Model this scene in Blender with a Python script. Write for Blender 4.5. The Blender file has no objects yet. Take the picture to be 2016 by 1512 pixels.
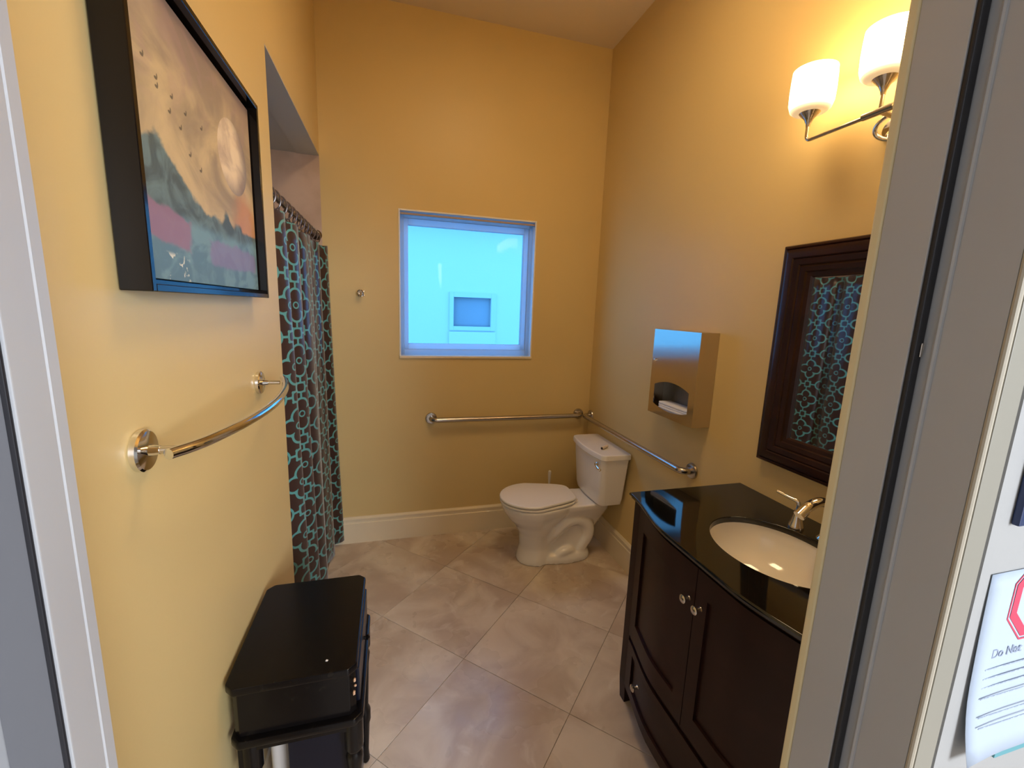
import bpy, bmesh, math, random
from mathutils import Vector, Matrix
random.seed(7)
C = bpy.context.scene.collection
PI = math.pi
SC = bpy.context.scene

# ------------------------------------------------------------------ camera
yaw, pitch, roll = 0.2743, 0.1717, -0.0363
f = Vector((math.sin(yaw)*math.cos(pitch), math.cos(yaw)*math.cos(pitch), -math.sin(pitch)))
r0 = Vector((math.cos(yaw), -math.sin(yaw), 0)); d0 = f.cross(r0)
right = math.cos(roll)*r0 + math.sin(roll)*d0
down = -math.sin(roll)*r0 + math.cos(roll)*d0
cam = bpy.data.cameras.new('camera'); cam.sensor_width = 36; cam.lens = 843.86*36/2016
cam.clip_start = 0.02; cam.clip_end = 100
co = bpy.data.objects.new('camera', cam); C.objects.link(co)
M = Matrix((right, -down, -f)).transposed().to_4x4(); M.translation = (0.4018, -0.2506, 1.6139)
co.matrix_world = M
SC.camera = co

# ------------------------------------------------------------------ light
SC.view_settings.view_transform = 'Standard'; SC.view_settings.look = 'None'
SC.view_settings.gamma = 1; SC.view_settings.use_curve_mapping = False
SC.view_settings.exposure = 0.55
w = bpy.data.worlds.new('sky'); SC.world = w; w.use_nodes = True
w.node_tree.nodes['Background'].inputs[0].default_value = (0.10, 0.41, 1.0, 1)
w.node_tree.nodes['Background'].inputs[1].default_value = 3.0

def area(name, loc, aim, sx, sy, energy, col, portal=False):
    L = bpy.data.lights.new(name, 'AREA'); L.shape = 'RECTANGLE'; L.size = sx; L.size_y = sy
    L.energy = energy; L.color = col
    if portal: L.cycles.is_portal = True
    o = bpy.data.objects.new(name, L); C.objects.link(o); o.location = loc
    o.rotation_euler = (Vector(aim)-Vector(loc)).to_track_quat('-Z', 'Y').to_euler()
    return o
HALL_E = 132
area('hall_daylight', (2.0, -2.9, 1.8), (0.2, 0.6, 1.2), 1.5, 1.6, HALL_E, (0.84, 0.90, 1.0))
area('window_portal', (0.896, 2.76, 1.745), (0.896, 0, 1.745), 0.9, 0.92, 1, (1, 1, 1), True)
area('added_ceiling_fill', (0.95, 1.05, 3.333 - 0.06), (0.95, 1.05, 0), 0.5, 0.5, 10.0, (1.0, 0.74, 0.42))  # unseen fill light, added to brighten the whole room
LAMP_POWER = 0.9
SHADE_EMIT = 9.5
LAMP_COL = (1.0, 0.62, 0.28)

# ------------------------------------------------------------------ dimensions
W, D, H = 1.827, 2.647, 3.333          # room: x 0..W, y FY..D
FY = 0.19                               # room face of the front wall
HY = 0.045                              # hall face of the front wall

# ------------------------------------------------------------------ node helpers
class E:
    """arithmetic on shader sockets"""
    def __init__(s, nt, sock): s.nt, s.s = nt, sock
    def _op(s, op, *o):
        n = s.nt.nodes.new('ShaderNodeMath'); n.operation = op
        for i, a in enumerate((s,)+o):
            if isinstance(a, E): s.nt.links.new(a.s, n.inputs[i])
            else: n.inputs[i].default_value = a
        return E(s.nt, n.outputs[0])
    def __add__(s, o): return s._op('ADD', o)
    def __sub__(s, o): return s._op('SUBTRACT', o)
    def __mul__(s, o): return s._op('MULTIPLY', o)
    def __truediv__(s, o): return s._op('DIVIDE', o)
    def abs(s): return s._op('ABSOLUTE')
    def sqrt(s): return s._op('SQRT')
    def min(s, o): return s._op('MINIMUM', o)
    def max(s, o): return s._op('MAXIMUM', o)
    def lt(s, o): return s._op('LESS_THAN', o)
    def gt(s, o): return s._op('GREATER_THAN', o)
    def wrap(s, p): return s._op('WRAP', p/2, -p/2)
    def smooth(s, a, b, lo=0.0, hi=1.0):
        n = s.nt.nodes.new('ShaderNodeMapRange'); n.interpolation_type = 'SMOOTHSTEP'
        s.nt.links.new(s.s, n.inputs[0]); n.inputs[1].default_value = a; n.inputs[2].default_value = b
        n.inputs[3].default_value = lo; n.inputs[4].default_value = hi
        return E(s.nt, n.outputs[0])
def dist(u, v): return (u*u + v*v).sqrt()
def mix(nt, fac, a, b):
    n = nt.nodes.new('ShaderNodeMix'); n.data_type = 'RGBA'
    for k, x in ((0, fac), (6, a), (7, b)):
        if isinstance(x, E): nt.links.new(x.s, n.inputs[k])
        elif isinstance(x, bpy.types.NodeSocket): nt.links.new(x, n.inputs[k])
        elif k == 0: n.inputs[0].default_value = x
        else: n.inputs[k].default_value = (*x, 1)
    return n.outputs[2]
def srgb(r, g, b):
    return tuple(((c/255+0.055)/1.055)**2.4 if c > 10 else c/255/12.92 for c in (r, g, b))

def mat(name, col, rough=0.5, metal=0.0, coat=0.0, spec=0.5, emit=None, estr=0.0, trans=0.0, ior=1.5,
        noise=None, bump=None, coat_rough=0.05):
    """noise=(scale, detail, colour2, lo, hi); bump=(scale, strength, distance)"""
    m = bpy.data.materials.new(name); m.use_nodes = True; nt = m.node_tree
    b = nt.nodes['Principled BSDF']
    b.inputs['Base Color'].default_value = (*col, 1); b.inputs['Roughness'].default_value = rough
    b.inputs['Metallic'].default_value = metal; b.inputs['Coat Weight'].default_value = coat
    b.inputs['Coat Roughness'].default_value = coat_rough
    b.inputs['Specular IOR Level'].default_value = spec; b.inputs['Transmission Weight'].default_value = trans
    b.inputs['IOR'].default_value = ior
    if emit: b.inputs['Emission Color'].default_value = (*emit, 1); b.inputs['Emission Strength'].default_value = estr
    tc = nt.nodes.new('ShaderNodeTexCoord')
    if noise:
        n = nt.nodes.new('ShaderNodeTexNoise'); n.inputs['Scale'].default_value = noise[0]; n.inputs['Detail'].default_value = noise[1]
        nt.links.new(tc.outputs['Object'], n.inputs['Vector'])
        fac = E(nt, n.outputs[0]).smooth(noise[3], noise[4])
        nt.links.new(mix(nt, fac, col, noise[2]), b.inputs['Base Color'])
    if bump:
        n = nt.nodes.new('ShaderNodeTexNoise'); n.inputs['Scale'].default_value = bump[0]; n.inputs['Detail'].default_value = 3
        nt.links.new(tc.outputs['Object'], n.inputs['Vector'])
        bp = nt.nodes.new('ShaderNodeBump'); bp.inputs['Strength'].default_value = bump[1]; bp.inputs['Distance'].default_value = bump[2]
        nt.links.new(n.outputs[0], bp.inputs['Height']); nt.links.new(bp.outputs[0], b.inputs['Normal'])
    return m

PAINT = (0.68, 0.515, 0.235)
m_wall = mat('yellow_cream_paint', PAINT, 0.42, spec=0.4, noise=(1.3, 2, (0.65, 0.492, 0.222), 0.3, 0.7), bump=(160, 0.08, 0.002))
m_ceil = mat('ceiling_paint', (0.72, 0.60, 0.42), 0.7, bump=(120, 0.08, 0.002))
m_soffit = mat('grey_soffit_paint', (0.58, 0.58, 0.55), 0.6)
m_hall = mat('hall_white_paint', (0.37, 0.365, 0.35), 0.5, bump=(160, 0.08, 0.002))
m_trim = mat('cream_trim_paint', (0.78, 0.67, 0.48), 0.3, coat=0.3)
m_jamb = mat('grey_steel_frame', (0.45, 0.455, 0.465), 0.38, spec=0.5, noise=(2.5, 3, (0.42, 0.42, 0.43), 0.3, 0.7))
m_bead = mat('corner_bead_paint', (0.72, 0.62, 0.38), 0.5)
m_face = mat('taupe_frame_face', (0.27, 0.25, 0.20), 0.45)
m_ridge = mat('pale_frame_edge', (0.45, 0.40, 0.31), 0.4)
m_stopdark = mat('stop_darkening_grey', (0.13, 0.13, 0.14), 0.7)  # dark grey of the strip added over the left stop face
m_notice = mat('notice_paper', (0.44, 0.51, 0.61), 0.7)
m_rubber = mat('black_rubber', (0.012, 0.012, 0.016), 0.5)
m_stone = mat('shower_stone', (0.62, 0.46, 0.36), 0.35, noise=(5, 6, (0.50, 0.36, 0.27), 0.35, 0.65))
m_grout = mat('grout', (0.24, 0.19, 0.14), 0.9)
m_white = mat('white_porcelain', (0.88, 0.85, 0.80), 0.12, coat=0.6)
m_seat = mat('white_seat_plastic', (0.88, 0.84, 0.77), 0.22, coat=0.3)
m_chrome = mat('polished_chrome', (0.80, 0.79, 0.78), 0.07, metal=1)
m_nickel = mat('brushed_nickel', (0.62, 0.58, 0.54), 0.22, metal=1)
m_steel = mat('brushed_stainless', (0.50, 0.46, 0.42), 0.24, metal=1)
m_disp = mat('satin_stainless_panel', (0.60, 0.53, 0.46), 0.13, metal=1)
m_dispin = mat('dark_steel_inside', (0.20, 0.19, 0.17), 0.4, metal=0.7)
m_towel = mat('white_paper', (0.86, 0.85, 0.86), 0.8)
m_granite = mat('black_granite', (0.005, 0.005, 0.005), 0.05, spec=0.5, ior=1.6, noise=(400, 2, (0.03, 0.028, 0.024), 0.62, 0.75))
m_espresso = mat('espresso_wood', (0.020, 0.007, 0.005), 0.38, spec=0.2, noise=(9, 4, (0.028, 0.010, 0.007), 0.4, 0.7))
m_mframe = mat('mahogany_moulding', (0.020, 0.006, 0.005), 0.33, coat=0.1, spec=0.35, noise=(14, 5, (0.030, 0.009, 0.006), 0.4, 0.7))
m_mirror = mat('silvered_glass', (0.80, 0.82, 0.82), 0.015, metal=1)
m_black = mat('black_lacquer', (0.005, 0.004, 0.004), 0.22, spec=0.2, noise=(40, 3, (0.011, 0.009, 0.007), 0.55, 0.8))
m_navy = mat('worn_navy_black', (0.004, 0.005, 0.012), 0.30, spec=0.25)
m_chip = mat('bare_wood_chip', (0.55, 0.33, 0.20), 0.6)
m_pframe = mat('black_frame_wood', (0.006, 0.004, 0.003), 0.10, spec=0.28)
m_vinyl = mat('white_vinyl', (0.78, 0.78, 0.78), 0.3)
m_blind = mat('taupe_blind_rail', (0.45, 0.32, 0.26), 0.5)
m_stucco = mat('neighbour_stucco', (0.74, 0.74, 0.72), 0.9, bump=(40, 0.2, 0.01))
m_roof = mat('dark_roof', (0.02, 0.02, 0.022), 0.8)
m_ntrim = mat('neighbour_window_trim', (0.66, 0.68, 0.70), 0.6)
m_npane = mat('neighbour_dark_pane', (0.30, 0.31, 0.34), 0.2)
m_ground = mat('outside_ground', (0.45, 0.43, 0.40), 0.9)
m_card = mat('ivory_card', (0.78, 0.66, 0.52), 0.6)
m_dark = mat('dark_inside', (0.01, 0.01, 0.01), 0.8)
m_red = mat('red_ink', (0.62, 0.05, 0.10), 0.6)
m_ink = mat('grey_ink', (0.27, 0.31, 0.41), 0.6)
m_line = mat('blurred_print', (0.32, 0.37, 0.46), 0.7, noise=(230, 2, (0.43, 0.50, 0.60), 0.5, 0.6))
m_navyplas = mat('navy_sign_edge', (0.02, 0.035, 0.10), 0.4)
m_bluesign = mat('light_blue_sign_face', (0.25, 0.62, 0.85), 0.4)
m_tealsign = mat('teal_notice_face', (0.12, 0.34, 0.38), 0.4)
m_whitepl = mat('white_plastic', (0.75, 0.72, 0.70), 0.35)
m_ring = mat('translucent_brown_ring', (0.10, 0.07, 0.06), 0.2, spec=0.6)
m_rod = mat('bronze_rod', (0.16, 0.12, 0.10), 0.25, metal=0.9)

# clear window glass that passes daylight straight through
m_glass = bpy.data.materials.new('window_glass'); m_glass.use_nodes = True
nt = m_glass.node_tree; nt.nodes.remove(nt.nodes['Principled BSDF'])
tr = nt.nodes.new('ShaderNodeBsdfTransparent'); tr.inputs[0].default_value = (0.93, 0.97, 0.97, 1)
gl = nt.nodes.new('ShaderNodeBsdfGlossy'); gl.inputs['Roughness'].default_value = 0.02
ms = nt.nodes.new('ShaderNodeMixShader'); ms.inputs[0].default_value = 0.005
nt.links.new(tr.outputs[0], ms.inputs[1]); nt.links.new(gl.outputs[0], ms.inputs[2])
nt.links.new(ms.outputs[0], nt.nodes['Material Output'].inputs[0])

# vinyl of the window lets some daylight through
m_winvinyl = bpy.data.materials.new('thin_translucent_vinyl'); m_winvinyl.use_nodes = True
nt = m_winvinyl.node_tree; b = nt.nodes['Principled BSDF']; b.inputs['Base Color'].default_value = (0.74, 0.78, 0.80, 1); b.inputs['Roughness'].default_value = 0.3
tl = nt.nodes.new('ShaderNodeBsdfTranslucent'); tl.inputs[0].default_value = (0.85, 0.9, 0.95, 1)
ms = nt.nodes.new('ShaderNodeMixShader'); ms.inputs[0].default_value = 0.78
nt.links.new(b.outputs[0], ms.inputs[1]); nt.links.new(tl.outputs[0], ms.inputs[2]); nt.links.new(ms.outputs[0], nt.nodes['Material Output'].inputs[0])

# floor tile: mottled travertine-look porcelain, each tile varied
m_tile = bpy.data.materials.new('travertine_tile'); m_tile.use_nodes = True
nt = m_tile.node_tree; b = nt.nodes['Principled BSDF']
tc = nt.nodes.new('ShaderNodeTexCoord'); oi = nt.nodes.new('ShaderNodeObjectInfo')
va = nt.nodes.new('ShaderNodeVectorMath'); va.operation = 'ADD'
cmb = nt.nodes.new('ShaderNodeCombineXYZ')
for i, k in enumerate((37., 91., 13.)): nt.links.new((E(nt, oi.outputs['Random'])*k).s, cmb.inputs[i])
nt.links.new(tc.outputs['Object'], va.inputs[0]); nt.links.new(cmb.outputs[0], va.inputs[1])
def nz(scale, det, dist_=0.0):
    n = nt.nodes.new('ShaderNodeTexNoise'); n.inputs['Scale'].default_value = scale; n.inputs['Detail'].default_value = det
    n.inputs['Distortion'].default_value = dist_; nt.links.new(va.outputs[0], n.inputs['Vector']); return E(nt, n.outputs[0])
c1 = mix(nt, nz(3.2, 7, 0.6).smooth(0.35, 0.66), (0.70, 0.60, 0.49), (0.50, 0.39, 0.30))
c2 = mix(nt, nz(7, 5, 1.2).smooth(0.55, 0.75)*0.5, c1, (0.76, 0.69, 0.60))
nt.links.new(c2, b.inputs['Base Color'])
nt.links.new(nz(5, 3).smooth(0.3, 0.7, 0.24, 0.36).s, b.inputs['Roughness'])

# shower curtain: teal trellis on chocolate, drawn with distance functions in cloth UV metres
m_curt = bpy.data.materials.new('trellis_curtain_cloth'); m_curt.use_nodes = True
nt = m_curt.node_tree; b = nt.nodes['Principled BSDF']
uvn = nt.nodes.new('ShaderNodeUVMap'); uvn.uv_map = 'UVMap'
sp = nt.nodes.new('ShaderNodeSeparateXYZ'); nt.links.new(uvn.outputs[0], sp.inputs[0])
U, V = E(nt, sp.outputs[0]), E(nt, sp.outputs[1])
P = 0.246
def quatre(u, v, off, rr):
    a, c = u.abs(), v.abs()
    return (dist(a-off, c).min(dist(a, c-off)) - rr).min(a.max(c)-off*0.72)
def line(sd, wd): return sd.abs() - wd
best = None
body = None
for su, sv in ((0, 0), (P/2, P/2)):
    u, v = (U+su).wrap(P), (V+sv).wrap(P)
    q = quatre(u, v, 0.040, 0.032)
    body = q if body is None else body.min(q)
    s = line(q, 0.0048).min(line(dist(u, v)-0.013, 0.0030))
    a, c = u.abs(), v.abs()
    s = s.min(dist(a-0.034, c-0.034)-0.0078)
    best = s if best is None else best.min(s)
for su, sv in ((P/2, 0), (0, P/2)):
    u, v = (U+su).wrap(P), (V+sv).wrap(P)
    a, c = u.abs(), v.abs()
    sq = ((a.max(c))*0.6 + dist(u, v)*0.4) - 0.022
    body = body.min(sq)
    best = best.min(line(sq, 0.0044)).min(dist(a-0.020, c-0.020)-0.0062)
u, v = U.wrap(P/2), V.wrap(P/2)
link = (u.abs().min(v.abs()) - 0.0048).max(body*-1.0)
best = best.min(link)
teal = best.smooth(-0.0008, 0.0008, 1.0, 0.0)
nt.links.new(mix(nt, teal, (0.034, 0.014, 0.011), (0.085, 0.28, 0.27)), b.inputs['Base Color'])
b.inputs['Roughness'].default_value = 0.33; b.inputs['Sheen Weight'].default_value = 0.2

# painting print
m_paint = bpy.data.materials.new('landscape_print'); m_paint.use_nodes = True
nt = m_paint.node_tree; b = nt.nodes['Principled BSDF']; b.inputs['Roughness'].default_value = 0.55
uvn = nt.nodes.new('ShaderNodeUVMap'); uvn.uv_map = 'UVMap'
sp = nt.nodes.new('ShaderNodeSeparateXYZ'); nt.links.new(uvn.outputs[0], sp.inputs[0])
U, V = E(nt, sp.outputs[0]), E(nt, sp.outputs[1])
def nz2(scale, det, dd=0.0, off=0.0):
    n = nt.nodes.new('ShaderNodeTexNoise'); n.inputs['Scale'].default_value = scale; n.inputs['Detail'].default_value = det
    n.inputs['Distortion'].default_value = dd
    mp = nt.nodes.new('ShaderNodeMapping'); mp.inputs['Location'].default_value = (off, off*1.7, off)
    nt.links.new(uvn.outputs[0], mp.inputs[0]); nt.links.new(mp.outputs[0], n.inputs['Vector']); return E(nt, n.outputs[0])
sky = mix(nt, nz2(3.5, 7, 1.0).smooth(0.35, 0.65), srgb(200, 176, 132), srgb(152, 134, 108))
sky = mix(nt, (V+nz2(4, 5)*0.3).smooth(0.80, 1.15)*0.9, sky, srgb(138, 118, 108))
sky = mix(nt, (nz2(5, 8, 2, 3)).smooth(0.5, 0.62)*(V.smooth(0.45, 0.8)*0.3), sky, srgb(165, 135, 125))
rust = mix(nt, (dist((U-0.85)*1.3, V-0.33)+nz2(8, 4)*0.15).smooth(0.16, 0.30, 0.8, 0.0), sky, srgb(192, 130, 85))
# ridge line falls to the right with peaks
rl = nz2(11, 5, 0.4, 5)*0.10 + (U.smooth(0.20, 0.44, 0.40, 0.27) + ((U-0.16).abs()).smooth(0.0, 0.10, 0.045, 0.0)) + ((U-0.63).abs()).smooth(0.0, 0.06, 0.05, 0.0)
hill = (V - rl).smooth(-0.012, 0.012, 1.0, 0.0)
hc = mix(nt, nz2(7, 6, 1.5, 2).smooth(0.35, 0.65), srgb(78, 90, 88), srgb(108, 128, 126))
c = mix(nt, hill, rust, hc)
low = (V + nz2(6, 4, 0, 8)*0.12).smooth(0.30, 0.36, 1.0, 0.0)
c = mix(nt, low, c, mix(nt, nz2(8, 6, 1, 9).smooth(0.4, 0.6), srgb(98, 128, 140), srgb(118, 150, 158)))
pink1 = (((U-0.15).abs()-0.17).max((V+U*0.15-0.245).abs()-0.060)+(nz2(12, 4, 0, 4)-0.5)*0.07).smooth(-0.01, 0.01, 1.0, 0.0)
pink2 = (((U-0.70).abs()-0.24).max((V-0.175).abs()-0.050)+(nz2(11, 4, 0, 7)-0.5)*0.08).smooth(-0.01, 0.01, 1.0, 0.0)
c = mix(nt, pink1*0.85, c, srgb(150, 112, 132)); c = mix(nt, pink2*0.7, c, srgb(140, 125, 160))
wf = (((U-0.22).abs()-0.09).max((V-0.085).abs()-0.065)+0.02).smooth(-0.01, 0.01, 1.0, 0.0)*nz2(26, 3, 0.5, 1).smooth(0.55, 0.60)
c = mix(nt, wf, c, srgb(225, 222, 205))
md = dist(U-0.745, (V-0.64)*0.93)
moon = md.smooth(0.150, 0.153, 1.0, 0.0)
mc = mix(nt, nz2(10, 6, 0.5, 6).smooth(0.35, 0.7), srgb(226, 204, 168), srgb(188, 164, 138))
mc = mix(nt, dist(U-0.69, V-0.66).smooth(0.10, 0.22)*0.75, mc, srgb(90, 80, 84))
c = mix(nt, moon, c, mc)
birds = None
for bu, bv in ((.13, .70), (.19, .67), (.19, .645), (.27, .655), (.35, .64), (.25, .60), (.31, .575), (.36, .505), (.43, .475), (.46, .64)):
    q = dist((U-bu)*1.0, (V-bv)*1.6)-0.008
    q2 = dist((U-bu-0.007)*2.2, (V-bv-0.008)*0.9)-0.007
    q = q.min(q2); birds = q if birds is None else birds.min(q)
c = mix(nt, birds.smooth(-0.002, 0.002, 0.8, 0.0), c, srgb(60, 55, 50))
nt.links.new(c, b.inputs['Base Color'])

# lamp glass: opal shade lit from inside, weaker below the bulb
m_shade = bpy.data.materials.new('lit_opal_glass'); m_shade.use_nodes = True
nt = m_shade.node_tree; b = nt.nodes['Principled BSDF']
b.inputs['Base Color'].default_value = (0.9, 0.85, 0.75, 1); b.inputs['Roughness'].default_value = 0.25
tc = nt.nodes.new('ShaderNodeTexCoord'); sp = nt.nodes.new('ShaderNodeSeparateXYZ'); nt.links.new(tc.outputs['Generated'], sp.inputs[0])
st = E(nt, sp.outputs[2]).smooth(0.0, 0.40, 0.035, 1.0)*SHADE_EMIT
b.inputs['Emission Color'].default_value = (1.0, 0.68, 0.34, 1)
nt.links.new(st.s, b.inputs['Emission Strength'])

# ------------------------------------------------------------------ mesh helpers
def root(name, label, cat, loc, group=None):
    o = bpy.data.objects.new(name, None); C.objects.link(o); o.location = loc; o.empty_display_size = 0.05
    o['label'] = label; o['category'] = cat
    if group: o['group'] = group
    return o
def wloc(o):
    v = Vector((0, 0, 0))
    while o: v = v + o.location; o = o.parent
    return v
def obj(name, bm, m, parent=None, loc=None, smooth=True, label=None, cat=None, kind=None, group=None, angle=35):
    """bm is in world coordinates; the object's origin is its parent's (or loc)"""
    base = wloc(parent) if parent else Vector(loc or (0, 0, 0))
    bmesh.ops.translate(bm, verts=bm.verts, vec=-base)
    bmesh.ops.recalc_face_normals(bm, faces=bm.faces)
    me = bpy.data.meshes.new(name); bm.to_mesh(me); bm.free()
    if m: me.materials.append(m)
    if smooth:
        me.polygons.foreach_set('use_smooth', [True]*len(me.polygons)); me.set_sharp_from_angle(angle=math.radians(angle))
    o = bpy.data.objects.new(name, me); C.objects.link(o)
    if smooth and len(me.polygons) < 3000:
        wn = o.modifiers.new('weighted_normals', 'WEIGHTED_NORMAL'); wn.keep_sharp = True; wn.mode = 'FACE_AREA'
    if parent: o.parent = parent
    else: o.location = base
    if label: o['label'] = label
    if cat: o['category'] = cat
    if kind: o['kind'] = kind
    if group: o['group'] = group
    return o
def st(name, bm, m, parent=None, loc=None, **k):
    return obj(name, bm, m, parent, loc, kind=None if parent else 'structure', **k)
def nb(): return bmesh.new()
def box(bm, x0, x1, y0, y1, z0, z1, bev=0, seg=2):
    r = bmesh.ops.create_cube(bm, size=1)
    bmesh.ops.scale(bm, vec=(x1-x0, y1-y0, z1-z0), verts=r['verts'])
    bmesh.ops.translate(bm, vec=((x0+x1)/2, (y0+y1)/2, (z0+z1)/2), verts=r['verts'])
    if bev:
        es = list({e for v in r['verts'] for e in v.link_edges})
        bmesh.ops.bevel(bm, geom=es, offset=bev, segments=seg, affect='EDGES', profile=0.5)
    return bm
def loft(bm, rings, cap=True, close=True, cyc=False):
    vs = [[bm.verts.new(p) for p in r] for r in rings]
    n = len(vs[0]); K = len(vs)
    for i in range(K if cyc else K-1):
        a, b2 = vs[i], vs[(i+1) % K]
        for j in range(n if close else n-1):
            k = (j+1) % n
            try: bm.faces.new((a[j], a[k], b2[k], b2[j]))
            except ValueError: pass
    if cap and close and not cyc:
        bm.faces.new(vs[0][::-1]); bm.faces.new(vs[-1])
    return bm
def tube(bm, pts, r, seg=14, cap=True, cyc=False):
    pts = [Vector(p) for p in pts]; n = len(pts)
    rs = r if isinstance(r, (list, tuple)) else [r]*n
    tang = []
    for i in range(n):
        a = pts[(i-1) % n] if (cyc or i > 0) else pts[i]; b2 = pts[(i+1) % n] if (cyc or i < n-1) else pts[i]
        tang.append((b2-a).normalized())
    t0 = tang[0]; ref = Vector((0, 0, 1)) if abs(t0.z) < 0.9 else Vector((1, 0, 0))
    nrm = (ref - t0*ref.dot(t0)).normalized()
    rings = []
    for i in range(n):
        t = tang[i]; nrm = (nrm - t*nrm.dot(t)).normalized(); bn = t.cross(nrm)
        rings.append([pts[i] + (nrm*math.cos(a)+bn*math.sin(a))*rs[i] for a in (2*PI*k/seg for k in range(seg))])
    return loft(bm, rings, cap, True, cyc)
def lathe(bm, prof, c, axis='z', seg=28, sy=1.0, cap=True):
    """prof: (radius, height) along axis from point c"""
    c = Vector(c); rings = []
    for r_, h in prof:
        rg = []
        for k in range(seg):
            a = 2*PI*k/seg; p, q = r_*math.cos(a), r_*math.sin(a)*sy
            rg.append(c + {'z': Vector((p, q, h)), 'x': Vector((h, p, q)), 'y': Vector((p, h, q))}[axis])
        rings.append(rg)
    return loft(bm, rings, cap)
def prism(bm, poly, axis, a0, a1, bev=0):
    def P3(p, a): return {'z': (p[0], p[1], a), 'x': (a, p[0], p[1]), 'y': (p[0], a, p[1])}[axis]
    v0 = [bm.verts.new(P3(p, a0)) for p in poly]; v1 = [bm.verts.new(P3(p, a1)) for p in poly]
    n = len(poly); fs = [bm.faces.new(v0[::-1]), bm.faces.new(v1)]
    for i in range(n): fs.append(bm.faces.new((v0[i], v0[(i+1) % n], v1[(i+1) % n], v1[i])))
    if bev:
        bmesh.ops.recalc_face_normals(bm, faces=fs)
        es = list({e for v in v0+v1 for e in v.link_edges})
        bmesh.ops.bevel(bm, geom=es, offset=bev, segments=2, affect='EDGES', profile=0.5)
    return bm
def arc(c, r_, a0, a1, n, plane='xy', k=0.0):
    out = []
    for i in range(n+1):
        a = math.radians(a0+(a1-a0)*i/n); p, q = c[0]+r_*math.cos(a), c[1]+r_*math.sin(a)
        out.append((p, q))
    return out
def smoothpath(pts, n=6):
    """Catmull-Rom through the points"""
    P_ = [Vector(p) for p in pts]; P_ = [P_[0]*2-P_[1]] + P_ + [P_[-1]*2-P_[-2]]; out = []
    for i in range(1, len(P_)-2):
        for k in range(n):
            t = k/n; a, b2, c_, d = P_[i-1], P_[i], P_[i+1], P_[i+2]
            out.append(0.5*((2*b2)+(c_-a)*t+(2*a-5*b2+4*c_-d)*t*t+(3*b2-a-3*c_+d)*t**3))
    out.append(P_[-2]); return out
def uvproject(o, fn):
    me = o.data; uv = me.uv_layers.new(name='UVMap')
    base = wloc(o)
    for l in me.loops:
        uv.data[l.index].uv = fn(me.vertices[l.vertex_index].co + base)

# ================================================================== THE SETTING
t = 0.12
# floor slab (grout level) and tiles laid diagonally
st('floor', box(nb(), -0.0, W, FY, D, -0.08, -0.003), m_grout)
floor = bpy.data.objects['floor']
def clip(poly, x0, x1, y0, y1):
    for ax, lim, sg in ((0, x0, 1), (0, x1, -1), (1, y0, 1), (1, y1, -1)):
        out = []
        for i in range(len(poly)):
            a, b2 = poly[i], poly[(i+1) % len(poly)]
            ia, ib = (a[ax]-lim)*sg >= -1e-9, (b2[ax]-lim)*sg >= -1e-9
            if ia: out.append(a)
            if ia != ib:
                k = (lim-a[ax])/(b2[ax]-a[ax]); out.append((a[0]+(b2[0]-a[0])*k, a[1]+(b2[1]-a[1])*k))
        poly = out
        if len(poly) < 3: return []
    return poly
S2 = 0.752; g = 0.0013
for i in range(-4, 5):
    for j in range(-5, 5):
        # diagonal coordinates: s = x+y, q = y-x
        s0, s1 = 2.190+S2*i+g, 2.190+S2*(i+1)-g; q0, q1 = 0.780+0.748*j+g, 0.780+0.748*(j+1)-g
        poly = [((s-q)/2, (s+q)/2) for s, q in ((s0, q0), (s1, q0), (s1, q1), (s0, q1))]
        poly = clip(poly, 0.001, W-0.001, FY+0.001, D-0.001)
        if len(poly) < 3: continue
        ar = abs(sum(poly[k][0]*poly[(k+1) % len(poly)][1]-poly[(k+1) % len(poly)][0]*poly[k][1] for k in range(len(poly))))/2
        if ar < 0.0001: continue
        bm = nb(); prism(bm, poly, 'z', -0.003, random.uniform(-0.0003, 0.0003))
        try:
            top = [e for e in bm.edges if all(v.co.z > -0.002 for v in e.verts)]
            bmesh.ops.bevel(bm, geom=top, offset=0.0008, segments=1, affect='EDGES')
        except Exception: pass
        obj('tile', bm, m_tile, floor)
st('floor_hall', box(nb(), -1.0, 2.6, -3.2, FY, -0.08, -0.002), m_tile)
st('floor_shower', box(nb(), -0.90, 0.0, 1.52, D, -0.08, -0.004), m_stone)

def hole_wall(name, m, axis, a0, a1, u0, u1, v0, v1, hu0, hu1, hv0, hv1):
    """wall slab with a rectangular hole; u horizontal, v vertical"""
    bm = nb()
    for (p0, p1, q0, q1) in ((u0, hu0, v0, v1), (hu1, u1, v0, v1), (hu0, hu1, v0, hv0), (hu0, hu1, hv1, v1)):
        if p1-p0 < 1e-4 or q1-q0 < 1e-4: continue
        if axis == 'y': box(bm, p0, p1, a0, a1, q0, q1)
        else: box(bm, a0, a1, p0, p1, q0, q1)
    bmesh.ops.remove_doubles(bm, verts=bm.verts, dist=1e-5)
    return st(name, bm, m, smooth=False)
WX0, WX1, WZ0, WZ1 = 0.449, 1.345, 1.288, 2.202
hole_wall('wall_back', m_wall, 'y', D, D+0.14, 0.0, W+t, -0.08, H, WX0, WX1, WZ0, WZ1)
st('wall_right', box(nb(), W, W+t, FY, D, -0.08, H), m_wall)
SY, SZ = 1.522, 2.46           # shower opening starts at SY and is SZ high
bm = nb(); box(bm, -t, 0, FY, SY, -0.08, H); box(bm, -t, 0, SY, D, SZ, H)
st('wall_left', bm, m_wall, smooth=False)
st('ceiling', box(nb(), -t, W+t, FY-0.145, D+0.14, H, H+0.1), m_ceil)
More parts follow.
